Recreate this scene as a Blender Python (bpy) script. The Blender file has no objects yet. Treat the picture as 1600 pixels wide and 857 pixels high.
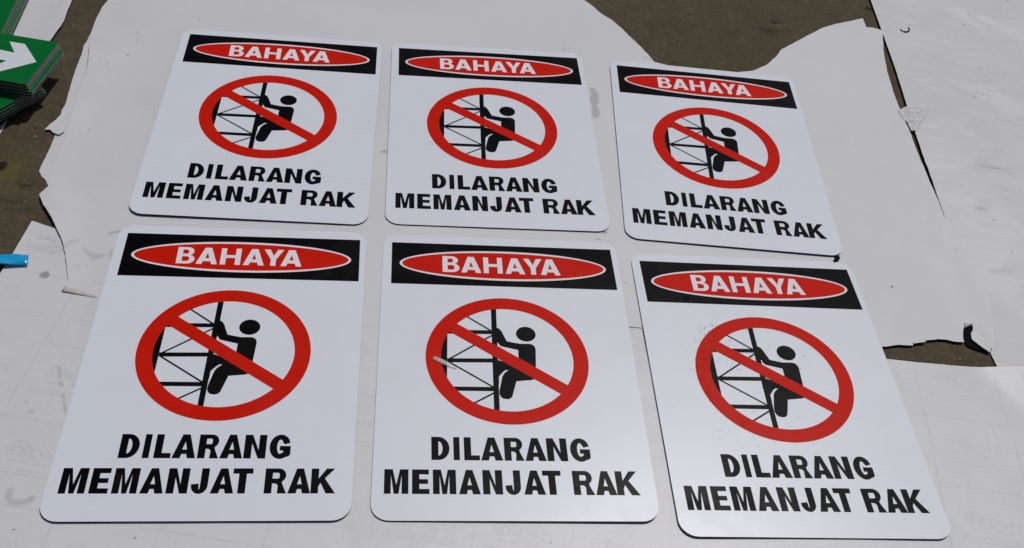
import bpy, bmesh, math, random
import numpy as np
from mathutils import Vector, Matrix, noise
from mathutils.geometry import tessellate_polygon, delaunay_2d_cdt
PI = math.pi
random.seed(7)
rng = np.random.default_rng(11)
scene = bpy.context.scene
COL = scene.collection

# ------------------------------------------------------------------ camera
FPX, CH, PITCH, ROLL, TOP = 1633.66, 0.917913, 0.786956, 0.161302, 0.0065
cp_, sp_ = math.cos(PITCH), math.sin(PITCH)
up0 = Vector((0, cp_, sp_)); fw = Vector((0, sp_, -cp_)); r0 = Vector((1, 0, 0))
cR, sR = math.cos(ROLL), math.sin(ROLL)
RT = r0 * cR + up0 * sR
UPV = up0 * cR - r0 * sR
CAMLOC = Vector((0, 0, CH + TOP))
cam = bpy.data.cameras.new('camera'); camo = bpy.data.objects.new('camera', cam); COL.objects.link(camo)
cam.sensor_width = 36; cam.lens = FPX / 1600 * 36; cam.clip_start = 0.02; cam.clip_end = 200
M = Matrix((RT, UPV, -fw)).transposed().to_4x4(); M.translation = CAMLOC
camo.matrix_world = M
scene.camera = camo

# ------------------------------------------------------------------ light
SUN_EL, SUN_AZ = math.radians(62), math.radians(22)          # azimuth from +y towards +x
sd = Vector((math.cos(SUN_EL) * math.sin(SUN_AZ), math.cos(SUN_EL) * math.cos(SUN_AZ), math.sin(SUN_EL)))
w = bpy.data.worlds.new('World'); scene.world = w; w.use_nodes = True
nt = w.node_tree; nt.nodes.clear()
sky = nt.nodes.new('ShaderNodeTexSky'); sky.sky_type = 'NISHITA'; sky.sun_disc = False
sky.sun_elevation = SUN_EL; sky.sun_rotation = SUN_AZ; sky.air_density = 1.0; sky.dust_density = 2.5; sky.ozone_density = 1.0
bg = nt.nodes.new('ShaderNodeBackground'); bg.inputs[1].default_value = 0.06
wo = nt.nodes.new('ShaderNodeOutputWorld')
nt.links.new(sky.outputs[0], bg.inputs[0]); nt.links.new(bg.outputs[0], wo.inputs[0])
sun = bpy.data.lights.new('sun', 'SUN'); sun.energy = 3.5; sun.angle = math.radians(0.6); sun.color = (1.0, 0.965, 0.93)
suno = bpy.data.objects.new('sun', sun); COL.objects.link(suno)
suno.rotation_euler = sd.to_track_quat('Z', 'Y').to_euler(); suno.location = (1, 2, 3)
vs = scene.view_settings
vs.view_transform = 'Standard'; vs.look = 'None'; vs.gamma = 1; vs.exposure = -0.75; vs.use_curve_mapping = False

# ------------------------------------------------------------------ helpers
def ground(px, py, z=0.0):
    """point of the photograph (1600 px wide) lying at height z -> place on the floor"""
    x = (px - 800) / FPX; y = -(py - 428.5) / FPX
    D = RT * x + UPV * y + fw
    t = (z - CAMLOC.z) / D.z
    return Vector((CAMLOC.x + D.x * t, CAMLOC.y + D.y * t, z))
def G(pts, z=0.0): return [ground(a, b, z).xy for a, b in pts]

def link(name, me, mat, parent=None):
    o = bpy.data.objects.new(name, me); COL.objects.link(o)
    if mat is not None: me.materials.append(mat)
    if parent is not None: o.parent = parent
    return o
def tag(o, label=None, cat=None, group=None, kind=None):
    if label: o['label'] = label
    if cat: o['category'] = cat
    if group: o['group'] = group
    if kind: o['kind'] = kind
    return o
def empty(name, loc, rz=0.0):
    o = bpy.data.objects.new(name, None); COL.objects.link(o); o.location = loc; o.rotation_euler = (0, 0, rz)
    o.empty_display_size = 0.02
    return o
def mesh_from(name, V, F, smooth=False):
    me = bpy.data.meshes.new(name); me.from_pydata([tuple(v) for v in V], [], F); me.update()
    if smooth:
        for p in me.polygons: p.use_smooth = True
    return me

class NT:
    def __init__(s, name):
        s.m = bpy.data.materials.new(name); s.m.use_nodes = True; s.t = s.m.node_tree
        s.p = s.t.nodes['Principled BSDF']
    def n(s, typ, **kw):
        nd = s.t.nodes.new(typ)
        for k, v in kw.items():
            if k.startswith('i_'): nd.inputs[k[2:].replace('_', ' ')].default_value = v
            else: setattr(nd, k, v)
        return nd
    def l(s, a, b): s.t.links.new(a, b)
    def noise(s, vec, scale, detail=4, rough=.55, dist=0.0):
        nd = s.n('ShaderNodeTexNoise'); nd.inputs['Scale'].default_value = scale; nd.inputs['Detail'].default_value = detail
        nd.inputs['Roughness'].default_value = rough; nd.inputs['Distortion'].default_value = dist
        if vec is not None: s.l(vec, nd.inputs['Vector'])
        return nd.outputs['Fac']
    def ramp(s, fac, a, b, ca=(0, 0, 0, 1), cb=(1, 1, 1, 1)):
        nd = s.n('ShaderNodeValToRGB'); e = nd.color_ramp.elements
        e[0].position = a; e[1].position = b; e[0].color = ca; e[1].color = cb; s.l(fac, nd.inputs[0]); return nd.outputs[0]
    def mix(s, fac, a, b, mode='MIX'):
        nd = s.n('ShaderNodeMix', data_type='RGBA', blend_type=mode)
        for src, k in ((fac, 0), (a, 6), (b, 7)):
            if hasattr(src, 'links'): s.l(src, nd.inputs[k])
            else: nd.inputs[k].default_value = src
        return nd.outputs[2]
    def math(s, op, a, b=None):
        nd = s.n('ShaderNodeMath', operation=op)
        for src, k in ((a, 0), (b, 1)):
            if src is None: continue
            if hasattr(src, 'links'): s.l(src, nd.inputs[k])
            else: nd.inputs[k].default_value = src
        return nd.outputs[0]
    def bump(s, h, strength, dist):
        nd = s.n('ShaderNodeBump'); nd.inputs['Strength'].default_value = strength; nd.inputs['Distance'].default_value = dist
        s.l(h, nd.inputs['Height']); return nd.outputs[0]

# ------------------------------------------------------------------ painted dirt maps (flat stains, prints), drawn here
class Canvas:
    def __init__(s, x0, y0, x1, y1, res):
        s.x0, s.y0, s.x1, s.y1, s.res = x0, y0, x1, y1, res
        s.w = int((x1 - x0) / res); s.h = int((y1 - y0) / res); s.a = np.zeros((s.h, s.w), np.float32)
    def win(s, xa, ya, xb, yb):
        i0 = max(0, int((xa - s.x0) / s.res)); i1 = min(s.w, int((xb - s.x0) / s.res) + 2)
        j0 = max(0, int((ya - s.y0) / s.res)); j1 = min(s.h, int((yb - s.y0) / s.res) + 2)
        if i1 <= i0 or j1 <= j0: return None
        X, Y = np.meshgrid(s.x0 + (np.arange(i0, i1) + .5) * s.res, s.y0 + (np.arange(j0, j1) + .5) * s.res)
        return (slice(j0, j1), slice(i0, i1)), X, Y
    def put(s, sl, v): s.a[sl] = np.maximum(s.a[sl], v)
    def line(s, pts, wd, val, soft=.0004):
        for (ax, ay), (bx, by) in zip(pts[:-1], pts[1:]):
            r = wd + soft * 2
            q = s.win(min(ax, bx) - r, min(ay, by) - r, max(ax, bx) + r, max(ay, by) + r)
            if q is None: continue
            sl, X, Y = q; dx, dy = bx - ax, by - ay; L = dx * dx + dy * dy + 1e-12
            t = np.clip(((X - ax) * dx + (Y - ay) * dy) / L, 0, 1)
            d = np.hypot(X - ax - t * dx, Y - ay - t * dy)
            s.put(sl, val * np.clip((wd / 2 + soft - d) / (soft * 1.5), 0, 1))
    def dot(s, x, y, rx, ry, val, ang=0, soft=.35, nz=0.0):
        r = max(rx, ry) * 1.7; q = s.win(x - r, y - r, x + r, y + r)
        if q is None: return
        sl, X, Y = q; c, n = math.cos(ang), math.sin(ang)
        U = ((X - x) * c + (Y - y) * n) / rx; V = (-(X - x) * n + (Y - y) * c) / ry
        d = np.hypot(U, V)
        if nz:
            th = np.arctan2(V, U); d = d * (1 + nz * (np.sin(3 * th + x * 900) + .6 * np.sin(5 * th + y * 700) + .4 * np.sin(9 * th + x * 300)) / 2)
        s.put(sl, val * np.clip((1 - d) / soft, 0, 1))
    def poly(s, pts, val):
        xs = [p[0] for p in pts]; ys = [p[1] for p in pts]
        q = s.win(min(xs), min(ys), max(xs), max(ys))
        if q is None: return
        sl, X, Y = q; ins = np.zeros(X.shape, bool)
        for (ax, ay), (bx, by) in zip(pts, pts[1:] + pts[:1]):
            if ay == by: continue
            c = ((ay > Y) != (by > Y)) & (X < (bx - ax) * (Y - ay) / (by - ay) + ax); ins ^= c
        s.put(sl, val * ins)
    def blur(s, k=1):
        for _ in range(k):
            a = s.a; b = a.copy(); b[1:-1] = (a[:-2] + 2 * a[1:-1] + a[2:]) / 4
            a = b.copy(); a[:, 1:-1] = (b[:, :-2] + 2 * b[:, 1:-1] + b[:, 2:]) / 4; s.a = a
    def image(s, name):
        im = bpy.data.images.new(name, s.w, s.h, float_buffer=False); im.colorspace_settings.name = 'Non-Color'
        px = np.ones((s.h, s.w, 4), np.float32); px[..., :3] = np.clip(s.a, 0, 1)[..., None]
        im.pixels.foreach_set(px.ravel()); im.update(); im.pack(); return im

AREA = (-1.0, 0.40, 1.15, 2.1)
dirt = Canvas(*AREA, 0.0006)
def gp(a, b): v = ground(a, b, .003); return v.x, v.y
def pxpoly(c, pts, val): c.poly([gp(*p) for p in pts], val)
def pxline(c, pts, wd, val, soft=.0005): c.line([gp(*p) for p in pts], wd, val, soft)
def pxdot(c, px, py, rx, ry, val, ang=0, soft=.4, nz=0.0): x, y = gp(px, py); c.dot(x, y, rx, ry, val, ang, soft, nz)
# stains of the big sheet
pxpoly(dirt, [(921, 137), (929, 139), (934, 147), (936, 160), (933, 166), (937, 177), (936, 184), (928, 187), (924, 180), (925, 165), (921, 158), (923, 148)], .34)
pxpoly(dirt, [(128, 386), (136, 392), (145, 398), (160, 396), (166, 400), (158, 405), (146, 409), (139, 404), (133, 396)], .2)
pxpoly(dirt, [(168, 395), (176, 392), (178, 402), (173, 406)], .2)
dirt.blur(5)
pxdot(dirt, 600, 238, .006, .0035, .42, .3, .5, .5)
pxdot(dirt, 944, 364, .0045, .0042, .45, 0, .3, .2); pxdot(dirt, 935, 375, .004, .002, .38, .3, .5, .5)
pxdot(dirt, 978, 443, .0022, .0022, .35); pxdot(dirt, 992, 442, .0022, .0022, .35); pxdot(dirt, 1008, 442, .0018, .0018, .35)
pxline(dirt, [(231 - 60, 367), (238 - 60, 364), (247 - 60, 363)], .0022, .35, .002)
pxdot(dirt, 122, 420, .006, .0025, .1, 1.3); pxdot(dirt, 135, 417, .003, .005, .1, .3)
pxline(dirt, [(882, 83), (880, 78), (884, 74)], .0015, .3); pxline(dirt, [(888, 78), (889, 75)], .0015, .3)
pxline(dirt, [(1006, 90), (1016, 93)], .004, .2, .002)
for a, b, r in ((200, 88, .0024), (310, 31, .002), (320, 228, .0018), (139, 205, .0016), (157, 95, .0018), (165, 94, .0016), (159, 100, .0012), (143, 96, .0014), (116, 212, .0012), (894, 31, .0012),
                (262, 237, .001), (855, 60, .0008), (1230, 27, .001), (1336, 228, .0016), (1350, 236, .001), (1424, 300, .0012), (1393, 449, .003), (1429, 272, .0014), (1448, 347, .001),
                (1404, 120, .0012), (1411, 186, .0018), (1400, 191, .0012), (1521, 153, .0022), (1557, 178, .0018), (1568, 120, .002), (1543, 110, .0014), (1500, 250, .0012), (1552, 345, .002), (1593, 300, .0018), (1523, 370, .0014),
                (1506, 40, .003), (1482, 63, .002), (1495, 59, .002), (1573, 3, .003), (1583, 56, .0015), (1571, 24, .0015), (1587, 68, .0016)):
    pxdot(dirt, a, b, r, r * .6, .8 if r > .0015 else .55, a, .5, .3)
for a, b in ((166, 105), (213, 58), (96, 5), (214, 67)):
    pxline(dirt, [(a, b), (a + 3, b - 6), (a + 5, b - 8)], .0012, .28)
for _ in range(420):                                                   # fine dust
    x, y = rng.uniform(AREA[0], AREA[2]), rng.uniform(AREA[1], AREA[3])
    dirt.dot(x, y, rng.uniform(.0006, .0013), rng.uniform(.0005, .001), rng.uniform(.12, .5), rng.uniform(0, 3), .5)
for _ in range(60):                                                   # rubbed grey smears
    x, y = rng.uniform(AREA[0], AREA[2]), rng.uniform(AREA[1], AREA[3])
    dirt.dot(x, y, rng.uniform(.006, .03), rng.uniform(.002, .007), rng.uniform(.03, .08), rng.uniform(-.6, .6), 1.0, .5)
for _ in range(70):                                                   # scuffs of the trodden right sheet
    x, y = rng.uniform(.62, 1.1), rng.uniform(.95, 1.95)
    dirt.dot(x, y, rng.uniform(.012, .05), rng.uniform(.002, .006), rng.uniform(.05, .13), rng.uniform(-.5, .2), 1.0, .6)
for _ in range(50):
    x, y = rng.uniform(.62, 1.1), rng.uniform(.95, 1.95); a = rng.uniform(0, 3); L = rng.uniform(.004, .012)
    dirt.line([(x, y), (x + L * math.cos(a), y + L * math.sin(a))], .0008, rng.uniform(.15, .4))
# stains of the printed liner
pxdot(dirt, 70, 431, .0066, .0068, .5, .4, .3, .15)
pxline(dirt, [(16, 768), (13, 778), (18, 785), (30, 787), (44, 784), (49, 781)], .005, .24, .003); pxdot(dirt, 48, 781, .0036, .0036, .3)
for p, wd in (([(92, 575), (93, 590)], .002), ([(94, 598), (96, 604)], .003), ([(98, 618), (102, 640), (104, 648)], .002), ([(47, 645), (52, 645)], .003), ([(40, 630), (43, 631)], .002)):
    pxline(dirt, p, wd, .22, .0016)
pxdot(dirt, 211, 842, .0018, .0016, .5); pxdot(dirt, 22, 829, .0015, .001, .8); pxdot(dirt, 860, 850, .001, .001, .8)
pxline(dirt, [(60, 371), (75, 372), (85, 378)], .003, .14, .003); pxline(dirt, [(80, 396), (97, 392), (112, 380), (122, 377)], .0025, .18, .002)
pxline(dirt, [(45, 382), (70, 388), (90, 386)], .005, .1, .004)
# printed grid and mirrored mark showing through the liner
prt = Canvas(-1.0, 0.36, 1.0, 0.98, 0.0005)
GX = [-.5935 + .0995 * k for k in range(-4, 17)]; GY = [.4025 + .0995 * k for k in range(0, 7)]
GY = [.4025, .5020, .6012, .7014, .7990, .8990, .998]
for x in GX:
    y = .36
    while y < .98:
        prt.line([(x + .0008 * math.sin(y * 17 + x), y), (x + .0008 * math.sin((y + .03) * 17 + x), y + .03)], .0009, rng.uniform(.13, .3), .0006); y += .03
for yb in GY:
    x = -1.0
    while x < 1.0:
        sl = .012 if x > .3 else 0
        y = yb + max(0, x - .35) * .03
        prt.line([(x, y), (x + .03, y + (.0009 if x > .35 else 0))], .0009, rng.uniform(.13, .3), .0006); x += .03
        if rng.random() < .25: prt.line([(x, y - .003), (x, y + .003)], .0009, .2, .0006)
def arc_pts(cx, cy, rx, ry, a0, a1, n=14):
    return [(cx + rx * math.cos(math.radians(a0 + (a1 - a0) * i / n)), cy + ry * math.sin(math.radians(a0 + (a1 - a0) * i / n))) for i in range(n + 1)]
def mark(cx, cy, v):
    def L(pts, wd=.0011, k=1.0): prt.line([(cx + a / 1000, cy + b / 1000) for a, b in pts], wd, v * k, .0006)
    L(arc_pts(8, 2, 11, 11, 225, 20)); L(arc_pts(8, 2, 8, 8.5, 230, -20)); L(arc_pts(8, 1, 4.6, 5, 200, -40), .0022, 1.1); L([(4, -4), (12, -4)], .001)
    L([(-4, 4), (-1, 1)]); L([(-5, 2), (-2, 6)])
    for u in (15.5, 19.5, 22.5): L([(u, -5), (u, 8 - (u - 15) * .4)], .0016)
    L(arc_pts(27, 1, 3.6, 4.2, 0, 360)); L([(25, -5), (33, -9)], .0012)
    L(arc_pts(36.5, .5, 4, 4.2, -60, 200)); L([(33, .2), (40, -1)])
    L([(45, -5), (45, 3)], .002); L(arc_pts(49.5, 0, 4.4, 4, 180, 0), .002); L([(54, 0), (54, -5)], .002)
    prt.dot(cx + .057, cy + .006, .0012, .0012, v * 1.3)
    def words(u0, u1, vv, h):
        u = u0
        while u < u1:
            lw = rng.uniform(3, 9); lw = min(lw, u1 - u); t = u
            while t < u + lw:
                prt.line([(cx + t / 1000, cy + (vv - h / 2) / 1000), (cx + (t + rng.uniform(-.3, .6)) / 1000, cy + (vv + h / 2) / 1000)], .0007, v * rng.uniform(.7, 1.2), .0005); t += rng.uniform(.7, 1.2)
            prt.line([(cx + u / 1000, cy + vv / 1000), (cx + (u + lw) / 1000, cy + vv / 1000)], h / 1000 * .7, v * .55, .0006)
            u += lw + 1.4
    words(2, 12, -11, 1.8); words(14, 21, -11, 1.8); words(28, 35, -11, 1.8); words(37, 47, -11, 1.8)
    words(-12, 58, -20.5, 1.7); words(-13, 60, -25.5, 1.7)
for i, x in enumerate(GX):
    for j in range(-1, 6):
        y = GY[j] if j >= 0 else .303
        mark(x + .024 + rng.uniform(-.002, .002), y + .060 + max(0, x - .35) * .03, rng.uniform(.11, .17) * (1.2 if (i * 3 + j) % 3 else .8))
dirt_im = dirt.image('dirt_map'); prt_im = prt.image('liner_print')
# stains of the concrete
gst = Canvas(*AREA, 0.001)
def gpx0(a, b): v = ground(a, b, 0); return v.x, v.y
def gdot(px, py, rx, ry, val, **k): x, y = gpx0(px, py); gst.dot(x, y, rx, ry, val, **k)
gdot(1200, 48, .024, .016, .55, soft=.8, nz=.3); gdot(1212, 35, .011, .004, .8, nz=.6); gdot(1052, 98, .005, .003, .6)
gdot(1357, 14, .009, .006, .8, nz=.5); gdot(1130, 50, .05, .02, .12, soft=1, nz=.4); gdot(1040, 40, .07, .03, .15, soft=1, nz=.4)
gdot(40, 290, .02, .006, .5, soft=1, nz=.6); gdot(15, 315, .02, .004, .5, soft=1, nz=.6); gdot(45, 330, .012, .004, .5, soft=1, nz=.6); gdot(1, 260, .009, .012, .95)
gdot(1180, 20, .09, .02, .12, soft=1, nz=.4)
for _ in range(160):
    x, y = rng.uniform(AREA[0], AREA[2]), rng.uniform(AREA[1], AREA[3]); gst.dot(x, y, rng.uniform(.001, .006), rng.uniform(.001, .003), rng.uniform(.15, .6), rng.uniform(-.5, .5), .7, .6)
for _ in range(70):
    x, y = rng.uniform(AREA[0], AREA[2]), rng.uniform(AREA[1], AREA[3]); a = rng.uniform(-.6, .6); pts = [(x, y)]
    for _ in range(5): a += rng.uniform(-.6, .6); pts.append((pts[-1][0] + .008 * math.cos(a), pts[-1][1] + .008 * math.sin(a)))
    gst.line(pts, .001, rng.uniform(.1, .35), .001)
gst_im = gst.image('ground_stains')

# ------------------------------------------------------------------ materials
def uvimg(m, im, name):
    tc = m.n('ShaderNodeUVMap', uv_map=name); ti = m.n('ShaderNodeTexImage'); ti.image = im; ti.extension = 'CLIP'; ti.interpolation = 'Linear'
    m.l(tc.outputs[0], ti.inputs[0]); return ti.outputs[0]
def geo(m): return m.n('ShaderNodeNewGeometry').outputs['Position']
def mat_plain(name, col, rough=.5, spec=.5, metal=0.0, var=0.0, scale=60, bump=0.0):
    m = NT(name); p = m.p; p.inputs['Roughness'].default_value = rough; p.inputs['Specular IOR Level'].default_value = spec; p.inputs['Metallic'].default_value = metal
    if var:
        f = m.noise(geo(m), scale, 4)
        m.l(m.mix(f, tuple(c * (1 - var) for c in col) + (1,), tuple(min(1, c * (1 + var)) for c in col) + (1,)), p.inputs['Base Color'])
        if bump: m.l(m.bump(f, .3, bump), p.inputs['Normal'])
    else: p.inputs['Base Color'].default_value = (*col, 1)
    return m.m
def mat_print(name, col, rough=.3, filmv=.0, spec=.06, dr=.12):
    """glossy vinyl print with a dried water film that changes gloss in patches"""
    m = NT(name); p = m.p; P = geo(m)
    big = m.noise(P, 9, 5, .6, .8); spots = m.noise(P, 55, 4, .6, .3); fine = m.noise(P, 900, 2)
    patch = m.ramp(m.math('ADD', m.math('MULTIPLY', big, .75), m.math('MULTIPLY', spots, .25)), .50, .56)
    base = m.mix(m.math('MULTIPLY', fine, .5), (*[c * .97 for c in col], 1), (*[min(1, c * 1.03) for c in col], 1))
    dust = m.ramp(m.noise(P, 17, 7, .7, .6), .42, .75)
    base = m.mix(m.math('MULTIPLY', dust, filmv), base, (.5, .47, .43, 1))
    vo = m.n('ShaderNodeTexVoronoi'); vo.inputs['Scale'].default_value = 24; m.l(P, vo.inputs['Vector'])
    sp = m.math('MULTIPLY', m.ramp(vo.outputs['Distance'], .010, .022, (1, 1, 1, 1), (0, 0, 0, 1)), m.ramp(m.noise(P, 7, 2), .5, .62))
    base = m.mix(m.math('MULTIPLY', sp, .55), base, (.22, .21, .20, 1))
    m.l(base, p.inputs['Base Color'])
    r = m.n('ShaderNodeMapRange'); m.l(patch, r.inputs[0]); r.inputs[3].default_value = rough; r.inputs[4].default_value = rough + dr
    m.l(r.outputs[0], p.inputs['Roughness']); p.inputs['Specular IOR Level'].default_value = spec
    m.l(m.bump(m.noise(P, 45, 2), .05, .0006), p.inputs['Normal'])
    return m.m
WHITE = mat_print('white_vinyl', (.70, .737, .80), .32, filmv=.10, spec=.35, dr=.03)
WHITEP = mat_print('white_lettering_vinyl', (.78, .76, .80), .3, filmv=.02)
BLACK = mat_print('black_vinyl', (.0006, .0006, .0012), .33, filmv=.001)
RED = mat_print('red_vinyl', (.57, .009, .001), .33, filmv=.001)
GREEN = mat_print('green_vinyl', (.0, .132, .024), .35, filmv=.003)
ARROW = mat_print('arrow_vinyl', (.66, .69, .74), .38, filmv=.03)
CORE = mat_plain('dark_core', (.008, .008, .008), .8, .08, var=.3, scale=300)
SKIN = mat_plain('aluminium_edge', (.42, .44, .42), .45, .5, .6, var=.15, scale=200)
SKIND = mat_plain('dark_aluminium_edge', (.035, .035, .036), .6, .2, .2, var=.15, scale=200)

def mat_paper(name, col, col2, printed=False, wr=(18, .35, .004), aniso=False, gloss=.5, det=4):
    m = NT(name); p = m.p; P = geo(m)
    base = m.mix(m.ramp(m.noise(P, 3.2, 5, .6, .4), .35, .68), (*col, 1), (*col2, 1))
    fib = m.noise(P, 420, 3); base = m.mix(m.math('MULTIPLY', fib, .10), base, (.5, .5, .49, 1))
    sm = m.ramp(m.noise(P, 11, 7, .68, .8), .52, .80); base = m.mix(m.math('MULTIPLY', sm, .13), base, (.40, .39, .375, 1))
    d = uvimg(m, dirt_im, 'dirt'); base = m.mix(d, base, (.035, .034, .034, 1))
    if printed:
        q = uvimg(m, prt_im, 'print'); fade = m.ramp(m.noise(P, 14, 4, .6), .30, .62, (.35, .35, .35, 1), (1, 1, 1, 1))
        base = m.mix(m.math('MULTIPLY', q, fade), base, (.19, .20, .20, 1))
    m.l(base, p.inputs['Base Color']); p.inputs['Roughness'].default_value = gloss; p.inputs['Specular IOR Level'].default_value = .35
    v = P
    if aniso:
        mp = m.n('ShaderNodeMapping'); mp.inputs['Rotation'].default_value = (0, 0, .35); mp.inputs['Scale'].default_value = (1, 2.6, 1); m.l(P, mp.inputs[0]); v = mp.outputs[0]
    h1 = m.noise(v, wr[0], det, .52, .9)
    n1 = m.n('ShaderNodeBump'); n1.inputs['Strength'].default_value = wr[1]; n1.inputs['Distance'].default_value = wr[2]; m.l(h1, n1.inputs['Height'])
    vo = m.n('ShaderNodeTexVoronoi', feature='DISTANCE_TO_EDGE'); vo.inputs['Scale'].default_value = wr[0] * .55
    wv = m.n('ShaderNodeVectorMath', operation='MULTIPLY_ADD'); nn = m.n('ShaderNodeTexNoise'); nn.inputs['Scale'].default_value = 6; m.l(v, nn.inputs['Vector'])
    m.l(nn.outputs['Color'], wv.inputs[0]); wv.inputs[1].default_value = (.25, .25, 0); m.l(v, wv.inputs[2]); m.l(wv.outputs[0], vo.inputs['Vector'])
    cr = m.ramp(vo.outputs['Distance'], 0.0, .03)
    n2 = m.n('ShaderNodeBump'); n2.inputs['Strength'].default_value = wr[1] * .16; n2.inputs['Distance'].default_value = .0008; m.l(cr, n2.inputs['Height']); m.l(n1.outputs[0], n2.inputs['Normal'])
    m.l(n2.outputs[0], p.inputs['Normal'])
    return m.m
PAPER = mat_paper('plain_paper', (.645, .648, .668), (.60, .603, .623), wr=(9, .25, .004))
PAPER_R = mat_paper('crumpled_paper', (.64, .64, .652), (.56, .56, .57), wr=(7, .8, .010), aniso=True, det=2)
LINER = mat_paper('printed_liner_paper', (.65, .652, .67), (.60, .604, .622), printed=True, wr=(13, .3, .0035), gloss=.42)

m = NT('concrete'); P = geo(m)
c1 = m.mix(m.ramp(m.noise(P, 5, 8, .65, .5), .3, .7), (.108, .084, .047, 1), (.138, .109, .064, 1))
c1 = m.mix(m.ramp(m.noise(P, 38, 8, .72, .3), .35, .72), c1, (.070, .054, .032, 1))
c1 = m.mix(m.ramp(m.noise(P, 130, 6, .75, .6), .45, .62, (.55, .55, .55, 1), (0, 0, 0, 1)), c1, (.052, .041, .025, 1))
c1 = m.mix(m.math('MULTIPLY', m.ramp(m.noise(P, 420, 4, .7), .5, .8), .8), c1, (.15, .13, .10, 1))
c1 = m.mix(m.math('MULTIPLY', m.ramp(m.noise(P, 700, 3, .6), .55, .75), .5), c1, (.028, .023, .018, 1))
pn = ground(13, 268)
dv = m.n('ShaderNodeVectorMath', operation='DISTANCE'); m.l(P, dv.inputs[0]); dv.inputs[1].default_value = pn
yl = m.ramp(m.math('ADD', dv.outputs['Value'], m.math('MULTIPLY', m.noise(P, 60), .03)), .02, .045, (1, 1, 1, 1), (0, 0, 0, 1))
c1 = m.mix(m.math('MULTIPLY', yl, .55), c1, (.12, .105, .02, 1))
c1 = m.mix(uvimg(m, gst_im, 'dirt'), c1, (.016, .012, .009, 1))
m.l(c1, m.p.inputs['Base Color']); m.p.inputs['Roughness'].default_value = .8; m.p.inputs['Specular IOR Level'].default_value = .12
m.l(m.bump(m.math('ADD', m.noise(P, 160, 8, .7), m.math('MULTIPLY', m.noise(P, 25, 4), 1.5)), .7, .003), m.p.inputs['Normal'])
CONCRETE = m.m
TAPE = mat_plain('blue_tape', (.0, .34, .68), .22, .6, var=.12, scale=90)
CRUMB_SHADE = mat_plain('black_crumb_and_tear_shade', (.003, .003, .004), .7, .05)  # black of the crumbs, also used as painted shade in the paper tear
GRIT = mat_plain('white_grit', (.7, .68, .62), .8, .2)
RUB = mat_plain('brown_liner_back', (.50, .475, .44), .7, .3, var=.15, scale=200)
m = NT('clear_tape'); m.p.inputs['Base Color'].default_value = (.86, .87, .87, 1); m.p.inputs['Roughness'].default_value = .22
m.p.inputs['Alpha'].default_value = .88; m.l(m.bump(m.noise(geo(m), 130, 6, .7, 1.2), 1.0, .004), m.p.inputs['Normal']); CLEAR = m.m
m = NT('water'); m.p.inputs['Base Color'].default_value = (1, 1, 1, 1); m.p.inputs['Roughness'].default_value = .03; m.p.inputs['Transmission Weight'].default_value = 1; m.p.inputs['IOR'].default_value = 1.33; WATER = m.m

# ------------------------------------------------------------------ setting: concrete floor
def add_uv(me, rects):
    for nm, (x0, y0, x1, y1) in rects.items():
        uv = me.uv_layers.new(name=nm)
        for lp in me.loops:
            v = me.vertices[lp.vertex_index].co; uv.data[lp.index].uv = ((v.x - x0) / (x1 - x0), (v.y - y0) / (y1 - y0))
RECTS = {'dirt': AREA, 'print': (-1.0, .36, 1.0, .98)}
xs = [-30, -6, -1.3, 1.4, 6, 30]; ys = [-28, -4, .1, 2.4, 8, 32]
V = [(x, y, 0) for y in ys for x in xs]; F = [(j * 6 + i, j * 6 + i + 1, j * 6 + i + 7, j * 6 + i + 6) for j in range(5) for i in range(5)]
me = mesh_from('concrete_floor', V, F); add_uv(me, {'dirt': AREA}); o = link('concrete_floor', me, CONCRETE); o['kind'] = 'structure'

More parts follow.
